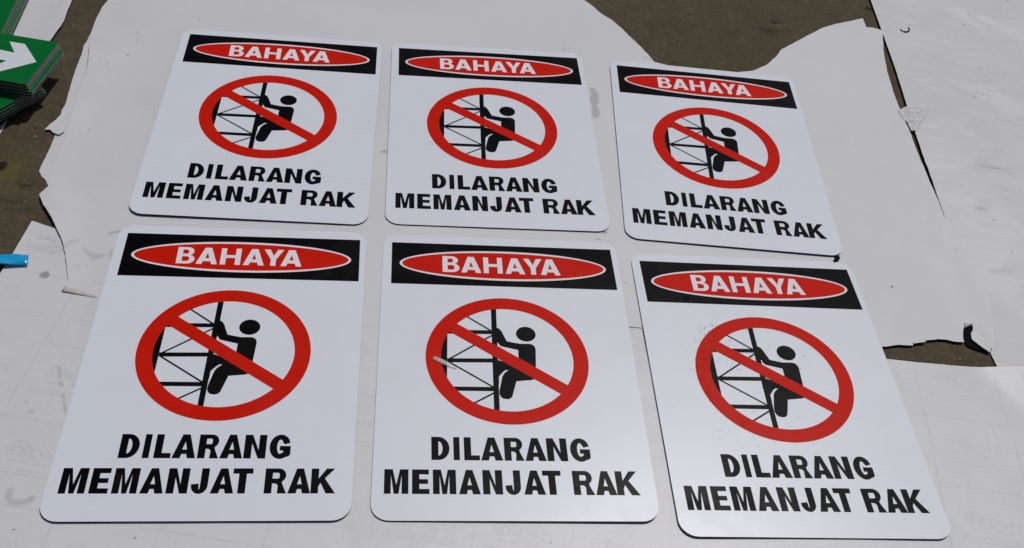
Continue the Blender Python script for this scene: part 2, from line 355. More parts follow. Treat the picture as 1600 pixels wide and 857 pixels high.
# ------------------------------------------------------------------ paper sheets
def inside(p, poly):
    x, y = p; c = False; n = len(poly)
    for i in range(n):
        ax, ay = poly[i]; bx, by = poly[(i + 1) % n]
        if (ay > y) != (by > y) and x < (bx - ax) * (y - ay) / (by - ay) + ax: c = not c
    return c
def seg_d(p, a, b):
    dx, dy = b[0] - a[0], b[1] - a[1]; L = dx * dx + dy * dy + 1e-12
    t = max(0, min(1, ((p[0] - a[0]) * dx + (p[1] - a[1]) * dy) / L)); return math.hypot(p[0] - a[0] - t * dx, p[1] - a[1] - t * dy)
def path_d(p, path): return min(seg_d(p, a, b) for a, b in zip(path[:-1], path[1:]))
def nz(x, y, s, k=0): return noise.noise(Vector((x * s, y * s, k * 7.3)))
def sheet(name, outline, hf, mat, torn=.0, step=.006, grid=.012, parent=None, thick=.00025, smooth=True):
    pts = []
    n = len(outline)
    for i in range(n):
        a, b = Vector(outline[i]), Vector(outline[(i + 1) % n]); L = (b - a).length; k = max(1, int(L / step))
        k = min(k, 90)
        nrm = Vector((-(b - a).y, (b - a).x)) / max(L, 1e-9)
        for j in range(k):
            p = a.lerp(b, j / k)
            if torn and j: p = p + nrm * (nz(p.x, p.y, 90, 1) * torn + nz(p.x, p.y, 320, 2) * torn * .5)
            pts.append((p.x, p.y))
    x0, x1 = min(p[0] for p in pts), max(p[0] for p in pts); y0, y1 = min(p[1] for p in pts), max(p[1] for p in pts)
    x0, x1, y0, y1 = max(x0, -1.2), min(x1, 1.5), max(y0, .1), min(y1, 2.4)
    allp = [Vector(p) for p in pts]; nb = len(pts)
    y = y0 + grid / 2; r = 0
    arr = np.array(pts); ax_, ay_ = arr[:, 0], arr[:, 1]; bx_, by_ = np.roll(ax_, -1), np.roll(ay_, -1)
    while y < y1:
        x = x0 + (grid / 2 if r % 2 else 0)
        while x < x1:
            c = (ay_ > y) != (by_ > y)
            if c.any() and (x < (bx_[c] - ax_[c]) * (y - ay_[c]) / (by_[c] - ay_[c]) + ax_[c]).sum() % 2 == 1:
                if ((ax_ - x) ** 2 + (ay_ - y) ** 2).min() > (grid * .45) ** 2: allp.append(Vector((x, y)))
            x += grid
        y += grid * .87; r += 1
    res = delaunay_2d_cdt(allp, [(i, (i + 1) % nb) for i in range(nb)], [], 1, 1e-7)
    V = [(v.x, v.y, hf(v.x, v.y)) for v in res[0]]
    F = [tuple(f) if (res[0][f[1]] - res[0][f[0]]).cross(res[0][f[2]] - res[0][f[0]]) > 0 else tuple(f[::-1]) for f in res[2]]
    cnt = {}                                                           # torn/cut rim with its own vertices, so the face keeps clean normals
    for f in F:
        for a_, b_ in zip(f, f[1:] + f[:1]): cnt[(a_, b_)] = 1
    for (a_, b_) in list(cnt):
        if (b_, a_) not in cnt:
            k0 = len(V); A_, B_ = V[a_], V[b_]
            V += [A_, B_, (B_[0], B_[1], B_[2] - thick), (A_[0], A_[1], A_[2] - thick)]; F.append((k0 + 1, k0, k0 + 3, k0 + 2))
    k0 = len(V); nf = len(res[2]); nv = len(res[0])
    V += [(v[0], v[1], v[2] - thick) for v in V[:nv]]; F += [tuple(k0 + i for i in f[::-1]) for f in F[:nf]]
    # origin at the sheet's own centre
    me = mesh_from(name, V, F, smooth); add_uv(me, RECTS)
    me.validate()
    return link(name, me, mat, parent)
def recentre(o):
    me = o.data; c = sum((v.co for v in me.vertices), Vector()) / len(me.vertices); c.z = 0
    me.transform(Matrix.Translation(-c)); o.location = c

def ridge(x, y, s, k): return max(0.0, 1 - abs(nz(x, y, s, k)) * 5)
def bumpy(x, y, cx, cy, r, h): d = math.hypot(x - cx, y - cy) / r; return h * math.exp(-d * d * 2)
# the big torn sheet in the middle
main_px = [(215, -160), (172, -2), (160, 12), (150, 32), (143, 52), (140, 72), (139, 95), (136, 118), (124, 150), (116, 175), (108, 202), (99, 228), (90, 252), (80, 282), (77, 294), (62, 307),
           (67, 320), (74, 331), (82, 344), (88, 358), (93, 368), (98, 380), (103, 400), (105, 420), (107, 442), (103, 452), (102, 457),
           (155, 467), (300, 479), (565, 498), (605, 500), (985, 512), (1150, 526), (1382, 543), (1405, 540), (1426, 541), (1427, 535), (1447, 533), (1462, 532), (1464, 531), (1478, 532), (1490, 535), (1506, 536),
           (1504, 528), (1504, 518), (1506, 511), (1512, 505), (1519, 506), (1530, 510), (1538, 518), (1540, 530), (1545, 541), (1549, 547), (1553, 530),
           (1545, 450), (1520, 410), (1495, 397), (1492, 388), (1477, 347), (1460, 305), (1442, 260), (1430, 232), (1421, 208), (1416, 196), (1410, 182), (1405, 170), (1395, 145), (1386, 115), (1380, 82), (1378, 50), (1365, 46), (1353, 45), (1350, 38), (1347, 31),
           (1325, 36), (1304, 40), (1282, 47), (1255, 61), (1238, 70), (1220, 79), (1213, 89), (1201, 100), (1195, 104), (1176, 112), (1100, 118), (1022, 98), (1012, 86), (1003, 77), (984, 59), (972, 47), (955, 33), (940, 24), (922, 9), (908, 0), (860, -60), (700, -170)]
FLAP = ground(1534, 519); CORNER = ground(1350, 45)
right_edge = [ground(a, b).xy for a, b in ((1378, 50), (1382, 90), (1395, 145), (1405, 170))]
bot_edge = [ground(a, b).xy for a, b in ((1382, 543), (1447, 533), (1505, 536))]
left_edge = [ground(a, b).xy for a, b in ((139, 95), (116, 175), (99, 228), (77, 294), (92, 368), (105, 430))]
seam = [ground(a, b).xy for a, b in ((1500, 400), (1549, 513), (1555, 560))]
far_edge = [ground(a, b).xy for a, b in ((1022, 98), (984, 59), (922, 9), (908, 0))]
def h_main(x, y):
    h = .0039 + .0003 * nz(x, y, 7) + .00015 * nz(x, y, 22, 1)
    h += .0012 * max(0, nz(x, y, 5, 8)) * (1 if y > 1.62 or x > .5 else 0)
    w_ = max(0, min(1, (x - .48) * 8)) + max(0, min(1, (y - 1.66) * 10)) + max(0, min(1, (-.55 - x) * 10))
    h += min(1, w_) * (.0018 * ridge(x, y, 3.1, 4) + .0010 * ridge(x * 1.3, y, 6.5, 6))
    if y > 1.45: h += (y - 1.45) * .006 * (1 + nz(x, y, 4, 3))
    p = (x, y)
    if x < -.4: h += .0022 * math.exp(-(path_d(p, left_edge) / .022) ** 2)
    if x > .6: h += .0015 * math.exp(-(path_d(p, bot_edge) / .025) ** 2) + .0015 * math.exp(-(path_d(p, right_edge) / .025) ** 2) - .0012 * math.exp(-(path_d(p, seam) / .04) ** 2)
    return h
big = sheet('paper_sheet', G(main_px, .0026), h_main, PAPER, torn=.0006, step=.004, grid=.011)
# strip under its left edge
strip_px = [(170, 15), (150, 34), (143, 50), (135, 66), (131, 71), (128, 84), (121, 101), (115, 118), (110, 135), (104, 158), (101, 166), (97, 172), (90, 200), (78, 232), (68, 252), (61, 268), (65, 276), (71, 281), (76, 292), (95, 296), (150, 180), (185, 60)]
o = sheet('paper_strip', G(strip_px, .001), lambda x, y: .0011 + .0006 * nz(x, y, 14) + .0002 * nz(x, y, 40), PAPER, torn=.0005, step=.004, grid=.008); recentre(o)
tag(o, 'narrow torn strip of white paper under the left edge of the big middle sheet', 'paper')
# curled lip at the lower left corner of the big sheet
def ribbon(name, a, b, prof, mat, parent=None, n=14, taper=None):
    """strip with the cross profile prof (list of (out, up) in m) swept from a to b on the floor"""
    a, b = Vector(a), Vector(b); d = (b - a).normalized(); nr = Vector((d.y, -d.x)); V = []; F = []
    k = len(prof)
    for i in range(n + 1):
        t = i / n; c = a.lerp(b, t); s = taper(t) if taper else 1
        for (u, z) in prof:
            q = c + nr * (u * s); V.append((q.x, q.y, .0022 + z * s + .0002 * nz(q.x, q.y, 200)))
    for i in range(n):
        for j in range(k - 1): F.append((i * k + j, i * k + j + 1, (i + 1) * k + j + 1, (i + 1) * k + j))
    me = mesh_from(name, V, F, True); o = link(name, me, mat, parent); s = o.modifiers.new('thickness', 'SOLIDIFY'); s.thickness = .0004; return o
lip = [(-.0040, .0020), (-.0028, .0030), (.000, .0036), (.003, .0038), (.0058, .0036)]
c_ = ribbon('curled_lip', G([(101, 453)], .002)[0], G([(160, 467)], .002)[0], lip, PAPER, big, 16, lambda t: 1.0 - .55 * t)
c_['label'] = 'torn lip of the sheet curled over itself'
c_.data.materials[0] = RUB
# curled scrap beside the tear at the right
flap_v = []
o = big
# tiny white fold standing on the torn edge
me = mesh_from('torn_fold', [tuple(ground(1426, 535, .0050)), tuple(ground(1428, 537, .0046)), tuple(ground(1448, 534, .0046)), tuple(ground(1439, 529, .0046)), tuple(ground(1432, 531, .0045))], [(0, 1, 2, 3, 4)])
o = link('torn_fold', me, PAPER, big); add_uv(me, RECTS); s = o.modifiers.new('t', 'SOLIDIFY'); s.thickness = .0003
# raised flap right of the tear
fl = [(1519, 507), (1519.5, 515), (1516.5, 522), (1518, 530), (1528, 538), (1538, 546), (1547, 551), (1550, 535), (1550, 515), (1547, 500), (1532, 501)]
FT = ground(1517, 522)
o = sheet('torn_flap', G(fl, .005), lambda x, y: h_main(x, y) + .0003 + .0024 * max(0, 1 - math.hypot(x - FT.x, y - FT.y) / .022) ** 1.3, PAPER, torn=.0004, step=.002, grid=.004, parent=big)
# thin black sheet put in for the shade inside the tear
tear_shade_px = [(1505, 511), (1512, 508), (1520, 510), (1520, 520), (1518, 527), (1522, 532), (1532, 539), (1549, 551), (1538, 550), (1523, 545), (1512, 540), (1507, 533), (1503, 522)]
o = sheet('tear_shade', G(tear_shade_px, .003), lambda x, y: .0024 + .0008 * nz(x, y, 110), CRUMB_SHADE, torn=.0003, step=.002, grid=.003); recentre(o)
tag(o, 'thin black sheet standing in for the shade in the tear at the right corner of the big sheet', 'painted shade')
# bluish curl at the top of the tear
V = []; F = []
A, B = ground(1506, 511, .004), ground(1519, 507, .004)
for i in range(9):
    t = i / 8; c = A.lerp(B, t)
    for j in range(6):
        a = PI * j / 5 * .9; V.append((c.x + .0015 * math.sin(a), c.y + .004 * (1 - math.cos(a)) * .9 - .002, .0035 + .004 * math.sin(a) * math.sin(PI * (t * .8 + .1))))
for i in range(8):
    for j in range(5): F.append((i * 6 + j, i * 6 + j + 1, (i + 1) * 6 + j + 1, (i + 1) * 6 + j))
me = mesh_from('tear_curl', V, F, True); add_uv(me, RECTS); o = link('tear_curl', me, PAPER, big); s = o.modifiers.new('t', 'SOLIDIFY'); s.thickness = .0003
tag(big, 'biggest white sheet, torn edges, spread under the upper warning boards', 'paper')

# printed liner in front
liner_px = [(50, 346), (86, 358), (300, 392), (600, 440), (985, 500), (1150, 530), (1385, 562), (1430, 567), (1500, 573), (1562, 577), (1605, 580), (1900, 610), (1900, 1200), (-400, 1200), (-260, 760), (-1, 432), (22, 395), (36, 370)]
FOLD = [ground(1530, 582).xy, ground(1575, 612).xy, ground(1640, 690).xy]
def h_liner(x, y):
    h = .0029 + .0001 * nz(x, y, 8, 4) + .00012 * nz(x, y, 25, 5)
    k = min(1, max(0, (.86 - y) / .06)); h += .0012 * k
    if x > .4:
        p = (x, y); fa, fb = FOLD[0], FOLD[2]; fd = ((fb.x - fa.x) * (y - fa.y) - (fb.y - fa.y) * (x - fa.x)) / (fb - fa).length
        h += .14 * min(.05, max(0, fd)) + .003 * max(0, nz(x, y, 9, 9)) * min(1, (x - .4) * 6)
    h += .0013 * math.exp(-((x - .365) / .13) ** 2 - ((y - .62) / .06) ** 2)
    if x < -.42: h += .0025 * max(0, nz(x, y, 9, 3)) * min(1, (-.42 - x) * 8) * min(1, max(0, (.79 - y) * 12))
    return h
o = sheet('liner_sheet', G(liner_px, .002), h_liner, LINER, torn=.0003, step=.006, grid=.011)
tag(o, 'off-white backing paper with a faint printed grid along the bottom, under the lower warning boards', 'paper')
# crumpled sheet at the right
right_px = [(1345, -40), (1360, 0), (1378, 50), (1400, 112), (1415, 160), (1424, 190), (1429, 206), (1446, 256), (1449, 262), (1462, 300), (1480, 350), (1493, 386), (1500, 402), (1518, 433), (1538, 485), (1549, 513), (1549, 552), (1562, 578), (1570, 600), (1900, 640), (1900, -250), (1300, -250)]
redge = [Vector(p) for p in G([(1345, -40), (1360, 0), (1424, 190), (1460, 290), (1480, 350)], .004)]
def h_right(x, y):
    d = path_d((x, y), redge); e = path_d((x, y), seam)
    k = math.exp(-(e / .06) ** 2)
    h = .0036 - .0014 * k + .0012 * math.exp(-(d / .030) ** 2) * (1 - k)
    q = min(1, min(d, e) / .05); h += q * (.0085 * (nz(x * .8 + y * .5, y * 1.6, 5, 1)) + .0045 * nz(x + y * .3, y * 1.7, 14, 2) + .0008 * nz(x, y, 40, 3) + .0030 * ridge(x * .7 + y * .4, y * 1.4, 3.6, 2) + .0016 * ridge(x, y * 1.7, 8, 5)) + .001 * q
    lim = (.0033 - .0012 * k) + .0001 * nz(x, y, 20)
    return max(h, lim)
o = sheet('crumpled_sheet', G(right_px, .004), h_right, PAPER_R, torn=.0004, step=.005, grid=.009); recentre(o)
tag(o, 'crumpled scuffed white sheet along the right side of the picture', 'paper')
# sheet at the upper left
tl_px = [(-30, 80), (-60, -60), (60, -120), (150, -60), (116, -2), (111, 10), (105, 24), (102, 34), (97, 43), (90, 52), (83, 62), (70, 78), (30, 90)]
tle = [Vector(p) for p in G([(116, -2), (102, 34), (83, 62)], .003)]
o = sheet('paper_sheet', G(tl_px, .002), lambda x, y: .0012 + .0050 * math.exp(-(path_d((x, y), tle) / .03) ** 2) + .0008 * nz(x, y, 18), PAPER, torn=.0006, step=.005, grid=.010); recentre(o)
tag(o, 'piece of white paper between the green arrow boards and the big sheet, upper left', 'paper')
# scraps
o = sheet('paper_scrap', G([(69, 202), (78, 193), (88, 186), (96, 176), (104, 180), (100, 205), (92, 210), (84, 207), (78, 202)], .004), lambda x, y: .0030 + .0012 * nz(x, y, 60), PAPER, torn=.0004, step=.002, grid=.004); recentre(o)
tag(o, 'small pale scrap poking out from the left edge of the big sheet', 'paper scrap')
o = sheet('paper_scrap', G([(-12, 210), (12, 186), (8, 196), (-2, 212), (-40, 262), (-60, 240)], .002), lambda x, y: .0016 + .0006 * nz(x, y, 60), LINER, torn=.0002, step=.003, grid=.006); recentre(o)
tag(o, 'sliver of white paper at the left edge below the green boards', 'paper scrap')
TPX = ground(1412, 185).x
# clear crumpled tape joining two sheets
o = sheet('clear_tape', G([(1403, 173), (1408, 170), (1414, 168), (1420, 169), (1452, 172), (1448, 182), (1438, 193), (1430, 206), (1423, 205), (1418, 192), (1410, 184)], .0047), lambda x, y: .0046 + .0030 * max(0, min(1, (x - TPX) / .012)) + .0005 * nz(x, y, 120) + .0003 * nz(x, y, 300), CLEAR, torn=.0006, step=.002, grid=.003, thick=.0001); recentre(o)
tag(o, 'crinkled clear tape patch bridging the big sheet and the crumpled right sheet', 'tape')

# ------------------------------------------------------------------ glyphs: outline loops in a unit box, scaled to (w, h)
def q(cx, cy, rx, ry, a0, a1, n=8): return arc_pts(cx, cy, rx, ry, a0, a1, n)
def glyph(ch, w, h, s, t):
    """s = stem width, t = bar thickness"""
    if ch == 'I': return [[[(0, 0), (0, h), (w, h), (w, 0)]]]
    if ch == 'L': return [[[(0, 0), (0, h), (s, h), (s, t * 1.05), (w, t * 1.05), (w, 0)]]]
    if ch == 'T': a = (w - s) / 2; return [[[(a, 0), (a, h - t * 1.05), (0, h - t * 1.05), (0, h), (w, h), (w, h - t * 1.05), (a + s, h - t * 1.05), (a + s, 0)]]]
    if ch == 'H': m = h * .5; return [[[(0, 0), (0, h), (s, h), (s, m + t / 2), (w - s, m + t / 2), (w - s, h), (w, h), (w, 0), (w - s, 0), (w - s, m - t / 2), (s, m - t / 2), (s, 0)]]]
    if ch == 'E': m = h * .51; return [[[(0, 0), (0, h), (w * .97, h), (w * .97, h - t), (s, h - t), (s, m + t * .45), (w * .92, m + t * .45), (w * .92, m - t * .5), (s, m - t * .5), (s, t), (w, t), (w, 0)]]]
    if ch == 'M': return [[[(0, 0), (0, h), (.35 * w, h), (.5 * w, .36 * h), (.65 * w, h), (w, h), (w, 0), (w - s * .92, 0), (w - s * .92, .76 * h), (.60 * w, 0), (.40 * w, 0), (s * .92, .76 * h), (s * .92, 0)]]]
    if ch == 'N': return [[[(0, 0), (0, h), (s, h), (w - s, .36 * h), (w - s, h), (w, h), (w, 0), (w - s, 0), (s, .63 * h), (s, 0)]]]
    if ch == 'A':
        b = s * 1.08 / w
        return [[[(0, 0), (.345 * w, h), (.655 * w, h), (w, 0), ((1 - b) * w, 0), ((1 - b) * w - .055 * w, .175 * h), (b * w + .055 * w, .175 * h), (b * w, 0)], [(.40 * w, .365 * h), (.5 * w, .69 * h), (.60 * w, .365 * h)]]]
    if ch == 'Y': m = w / 2; return [[[(m - s / 2, 0), (m - s / 2, .40 * h), (0, h), (s * 1.15, h), (m, .60 * h), (w - s * 1.15, h), (w, h), (m + s / 2, .40 * h), (m + s / 2, 0)]]]
    if ch == 'K': return [[[(0, 0), (0, h), (s, h), (s, .60 * h), (.62 * w, h), (.96 * w, h), (.56 * w, .60 * h), (w, 0), (w - s * 1.25, 0), (.385 * w, .42 * h), (s, .27 * h), (s, 0)]]]
    if ch == 'D': return [[[(0, 0), (0, h)] + q(w * .40, h * .5, w * .60, h * .5, 90, -90, 16), [(s, t * .95), (s, h - t * .95)] + q(w * .40, h * .5, w * .60 - s * .98, h * .5 - t * .95, 90, -90, 12)]]
    if ch == 'J':
        return [[[(w - s, h), (w, h), (w, .32 * h)] + q(w / 2, .32 * h, w / 2, .335 * h, 0, -178, 14) + [(0, .36 * h), (s * .95, .39 * h)] + q(w / 2, .30 * h, w / 2 - s, .145 * h, 190, 360, 8)]]
    if ch == 'R':
        yb = .43 * h; ym = (h + yb) / 2; ry = (h - yb) / 2; cx = w * .60; rx = w * .34
        return [[[(0, 0), (0, h)] + q(cx, ym, rx, ry, 90, -60, 12) + [(w * .80, .36 * h), (w, 0), (w - s * 1.22, 0), (w * .60, .30 * h), (w * .52, .385 * h), (s, .40 * h), (s, 0)],
                 [(s, yb + t * .80), (s, h - t * .88)] + q(cx - .01 * w, (h - t * .88 + yb + t * .80) / 2, rx - s * .82, ry - t * .84, 90, -90, 8)]]
    if ch == 'B':
        y1 = .50 * h; return [[[(0, 0), (0, h)] + q(w * .55, h * .745, w * .37, h * .255, 90, -70, 10) + q(w * .57, h * .275, w * .43, h * .275, 66, -90, 12),
                               [(s, h * .60), (s, h - t * .85)] + q(w * .52, (h * .60 + h - t * .85) / 2, w * .38 - s * .9, (h - t * .85 - h * .60) / 2, 90, -90, 8),
                               [(s, t * .85), (s, h * .44)] + q(w * .55, (t * .85 + h * .44) / 2, w * .43 - s * .9, (h * .44 - t * .85) / 2, 90, -90, 8)]]
    if ch == 'G':
        cx, cy = w * .52, h * .5
        out = q(cx, cy, w * .52, h * .515, 30, 305, 26)
        return [[[(w * .97, h * .66)] + q(cx, cy, w * .49, h * .515, 38, 300, 26) + [(w * .93, .10 * h), (w, .17 * h), (w, .53 * h), (w * .50, .53 * h), (w * .50, .53 * h - t * .95), (w - s * 1.0, .53 * h - t * .95), (w - s * 1.0, .245 * h)]
                 + q(cx, cy, w * .49 - s * 1.02, h * .515 - t * 1.05, 305, 45, 20) + [(w * .70, h * .60)]]]
def tess(loops, z, V, F):
    L = [[Vector((x, y, 0)) for x, y in lp] for lp in loops]
    tri = tessellate_polygon(L); b = len(V)
    flat = [p for lp in L for p in lp]
    V.extend((p.x, p.y, z) for p in flat)
    for t in tri:
        a, c, d = (flat[i] for i in t)
        cr = (c - a).cross(d - a).z
        F.append(tuple(b + i for i in (t if cr > 0 else t[::-1])))
def shp(name, polys, mat, parent, z=0.0, loc=(0, 0, 0)):
    """flat print: list of (loops, z) in mm"""
    V, F = [], []
    for loops, dz in polys: tess([[(x / 1000, y / 1000) for x, y in lp] for lp in loops], z + dz, V, F)
    me = mesh_from(name, V, F); return link(name, me, mat, parent)
def word(items, y0, y1, s, t):
    """items = (letter, x0, x1) in mm"""
    P = []
    for ch, a, b in items:
        for gl in glyph(ch, b - a, y1 - y0, s, t): P.append(([[(a + x, y0 + y) for x, y in lp] for lp in gl], 0))
    return P

# ------------------------------------------------------------------ the warning boards (x, y in mm from the middle of the header's upper edge)
def rquad(c, r, n=7):
    """quad c (4 corners, ccw) with rounded corners"""
    out = []
    for i in range(4):
        p = Vector(c[i]); a = (Vector(c[i - 1]) - p).normalized(); b = (Vector(c[(i + 1) % 4]) - p).normalized()
        o_ = p + a * r + b * r
        for k in range(n + 1):
            u = k / n * PI / 2; out.append(tuple(o_ - b * (r * math.cos(u)) - a * (r * math.sin(u))))
    return out
def slab(name, outline, z0, z1, mat, parent, side_mat=None, inset=0.0):
    n = len(outline); cx = sum(p[0] for p in outline) / n; cy = sum(p[1] for p in outline) / n
    O = []
    for x, y in outline:
        d = math.hypot(x - cx, y - cy); k = 1 - inset / d; O.append(((cx + (x - cx) * k) / 1000, (cy + (y - cy) * k) / 1000))
    V = [(x, y, z0) for x, y in O] + [(x, y, z1) for x, y in O]
    F = [tuple(range(n))[::-1], tuple(range(n, 2 * n))] + [(i, (i + 1) % n, n + (i + 1) % n, n + i) for i in range(n)]
    me = mesh_from(name, V, F); o = link(name, me, mat, parent)
    if side_mat:
        me.materials.append(side_mat)
        for p in me.polygons:
            if abs(p.normal.z) < .5: p.material_index = 1
    return o
SIGN_OUT = rquad([(-154.8, -400.3), (141.5, -400.3), (148.2, 14.0), (-150.6, 14.0)], 19)
def stroke(x0, y0, x1, y1, w0, w1=None):
    w1 = w1 or w0; d = math.hypot(x1 - x0, y1 - y0); nx, ny = -(y1 - y0) / d, (x1 - x0) / d
    return [[(x0 + nx * w0 / 2, y0 + ny * w0 / 2), (x0 - nx * w0 / 2, y0 - ny * w0 / 2), (x1 - nx * w1 / 2, y1 - ny * w1 / 2), (x1 + nx * w1 / 2, y1 + ny * w1 / 2)]]
CX, CY, RO, RI = -4.4, -186.3, 94.3, 76.6
E1 = 1e-5
def build_sign():
    t = empty('warning_sign', (0, 0, 0))
    slab('face_skin', SIGN_OUT, -.0002, 0, WHITE, t, SKIND)
    slab('core', SIGN_OUT, -.0013, -.0002, CORE, t, inset=.25)
    slab('back_skin', SIGN_OUT, -.0015, -.0013, SKIND, t)
    hb = shp('header_band', [([[(-140, -72), (140, -72), (140, 0), (-140, 0)]], 0)], BLACK, t, 6 * E1)
    ov = shp('oval_border', [([arc_pts(-.1, -36.3, 130, 25.9, 0, 356, 88)], 0)], WHITEP, hb, 12 * E1)
    shp('oval', [([arc_pts(-.1, -36.3, 126.9, 22.6, 0, 356, 88)], 0)], RED, hb, 18 * E1)
    shp('header_lettering', word([('B', -77, -56), ('A', -54, -29), ('H', -25.9, -2.2), ('A', 1.2, 26), ('Y', 24.8, 48.4), ('A', 45.6, 70.7)], -49.9, -22.0, 6.3, 4.9), WHITEP, hb, 24 * E1)
    rk = []
    rk.append(([[(-73.1, -150), (-74.9, -223)] + arc_pts(CX, CY, 82, 82, 208, 153, 16)], 0))
    rk.append((stroke(-16.9, -105, -20.9, -268, 6.3), E1))
    for ya, yb, xa in ((-148.3, -147.2, -80), (-191.5, -190.4, -74), (-232.5, -232.0, -84)): rk.append((stroke(xa, ya, -19, yb, 5.9), 2 * E1))
    for a in ((-62, -113.6, -21, -145.5), (-20, -151.5, -73, -190.5), (-73, -193.2, -22, -230), (-21, -236.4, -56, -259)): rk.append((stroke(*a, 2.1), 3 * E1))
    rack = shp('rack_pictogram', rk, BLACK, t, 6 * E1)
    body = [(-18.5, -138.8), (-14.6, -139.7), (-11.6, -141.6), (-9.4, -145.2), (-4, -160.6), (2, -162.3), (11.5, -164.2), (23.2, -163.9), (27, -165.6), (28.9, -169), (29.3, -172.5), (27.5, -199.6), (26.4, -213), (25, -216.5), (21, -218), (3.6, -220.2), (-2.4, -242),
            (-4.4, -244.6), (-7.5, -246), (-12.6, -245.2), (-15.4, -242.6), (-16.7, -238.5), (-16.4, -234), (-12, -213.6), (-9.6, -209), (-6.2, -205.9), (-4.4, -204.5), (-7.7, -204.1), (-10.5, -206.6), (-16, -213.8), (-16.3, -224), (-19, -226),
            (-19.5, -190), (-14.6, -189.8), (8.2, -200.5), (8.3, -185), (8.7, -173.8), (-11.3, -168.5), (-14.8, -163), (-19, -163)]
    shp('climber_pictogram', [([body], 0), ([arc_pts(19.4, -148.9, 11.7, 11.5, 0, 350, 36)], 0)], BLACK, t, 13 * E1)
    # ring with its slanting bar: one outline, holes left open
    nrm = Vector((.586, .810)); bs = Vector((.810, -.586)); c0 = nrm * (-153.3 - Vector((CX, CY)).dot(nrm)) + Vector((CX, CY))
    def seg(side):
        k = 7.85 * side; base = c0 + nrm * k; d0 = (base - Vector((CX, CY))); bb = d0.dot(bs); cc = d0.length_squared - RI * RI
        t1, t2 = -bb - math.sqrt(bb * bb - cc), -bb + math.sqrt(bb * bb - cc); p1, p2 = base + bs * t1, base + bs * t2
        a1 = math.degrees(math.atan2(p1.y - CY, p1.x - CX)); a2 = math.degrees(math.atan2(p2.y - CY, p2.x - CX))
        if side > 0:
            while a2 > a1: a2 -= 360
            return arc_pts(CX, CY, RI, RI, a1, a2, 40)
        while a2 < a1: a2 += 360
        return arc_pts(CX, CY, RI, RI, a1, a2, 40)
    shp('prohibition_ring', [([arc_pts(CX, CY, RO, RO, 0, 357, 119), seg(1), seg(-1)], 0)], RED, t, 18 * E1)
    r1 = [('D', -93.2, -74), ('I', -69.8, -63.2), ('L', -58.6, -42), ('A', -40.8, -17.4), ('R', -15.7, 5.4), ('A', 6.4, 29.2), ('N', 30.2, 52.3), ('G', 55, 77.2)]
    r2 = [('M', -141.8, -117), ('E', -113.3, -95.4), ('M', -91.9, -68), ('A', -65.3, -42.8), ('N', -40.4, -19.8), ('J', -17, -.8), ('A', 2.2, 24.9), ('T', 22.6, 42.2), ('R', 54.4, 76.5), ('A', 77.7, 100.2), ('K', 100.3, 124.9)]
    shp('first_line_lettering', word(r1, -327.6, -298.1, 7.5, 6.0), BLACK, t, 6 * E1)
    shp('second_line_lettering', word(r2, -369.2, -339.6, 7.5, 6.0), BLACK, t, 6 * E1)
    return t
def copy_tree(o, parent=None):
    c = o.copy(); COL.objects.link(c)
    if parent is not None: c.parent = parent
    for ch in list(o.children): copy_tree(ch, c)
    return c
POSES = [  # x, y, turn, tilt x, tilt y, lift, label
    (-.3990, 1.3373, .1694, -.0051, .0040, .0011, 'BAHAYA warning board lying nearest the green arrow boards, in the back row'),
    (-.0914, 1.3965, .1821, .0021, .0005, -.0005, 'middle BAHAYA warning board of the back row, left of a grey paint smear'),
    (.2496, 1.4363, .1097, .0026, -.0009, .0, 'BAHAYA warning board with its top edge over bare concrete, right end of the back row'),
    (-.3322, .9105, .1884, .0004, .0, .0002, 'front BAHAYA warning board nearest the blue tape, left of the one with a sliver'),
    (-.0178, .9689, .1766, .0058, -.0030, -.0004, 'front BAHAYA warning board with a pale plastic sliver across its red ring'),
    (.2969, 1.0069, .1710, -.0011, -.0056, -.0003, 'BAHAYA warning board speckled with water drops, front row beside the torn gap')]
SIGNS = []
proto = build_sign()
for i, (x, y, a, tx, ty, lz, lab) in enumerate(POSES):
    o = proto if i == 0 else copy_tree(proto)
    ex = Vector((math.cos(a), math.sin(a), tx)).normalized(); ey = Vector((-math.sin(a), math.cos(a), ty)); ey = (ey - ex * ey.dot(ex)).normalized(); ez = ex.cross(ey)
    mm = Matrix((ex, ey, ez)).transposed().to_4x4(); mm.translation = Vector((x, y, TOP + lz + .2 * ty))
    o.matrix_world = mm; tag(o, lab, 'warning sign', 'six white warning boards laid out on paper'); SIGNS.append(o)
bpy.context.view_layer.update()
# burr under the lower edge of the third board
V = []; F = []
pr = [(128, -399), (134, -399), (135, -403), (131, -409), (126, -411), (124, -409), (128, -405)]
me = mesh_from('burr', [(a / 1000, b / 1000, -.0016) for a, b in pr] + [(a / 1000, b / 1000, -.0006) for a, b in pr], [tuple(range(7)), tuple(range(7, 14))] + [(i, (i + 1) % 7, 7 + (i + 1) % 7, 7 + i) for i in range(7)])
link('burr', me, CRUMB_SHADE, SIGNS[2])

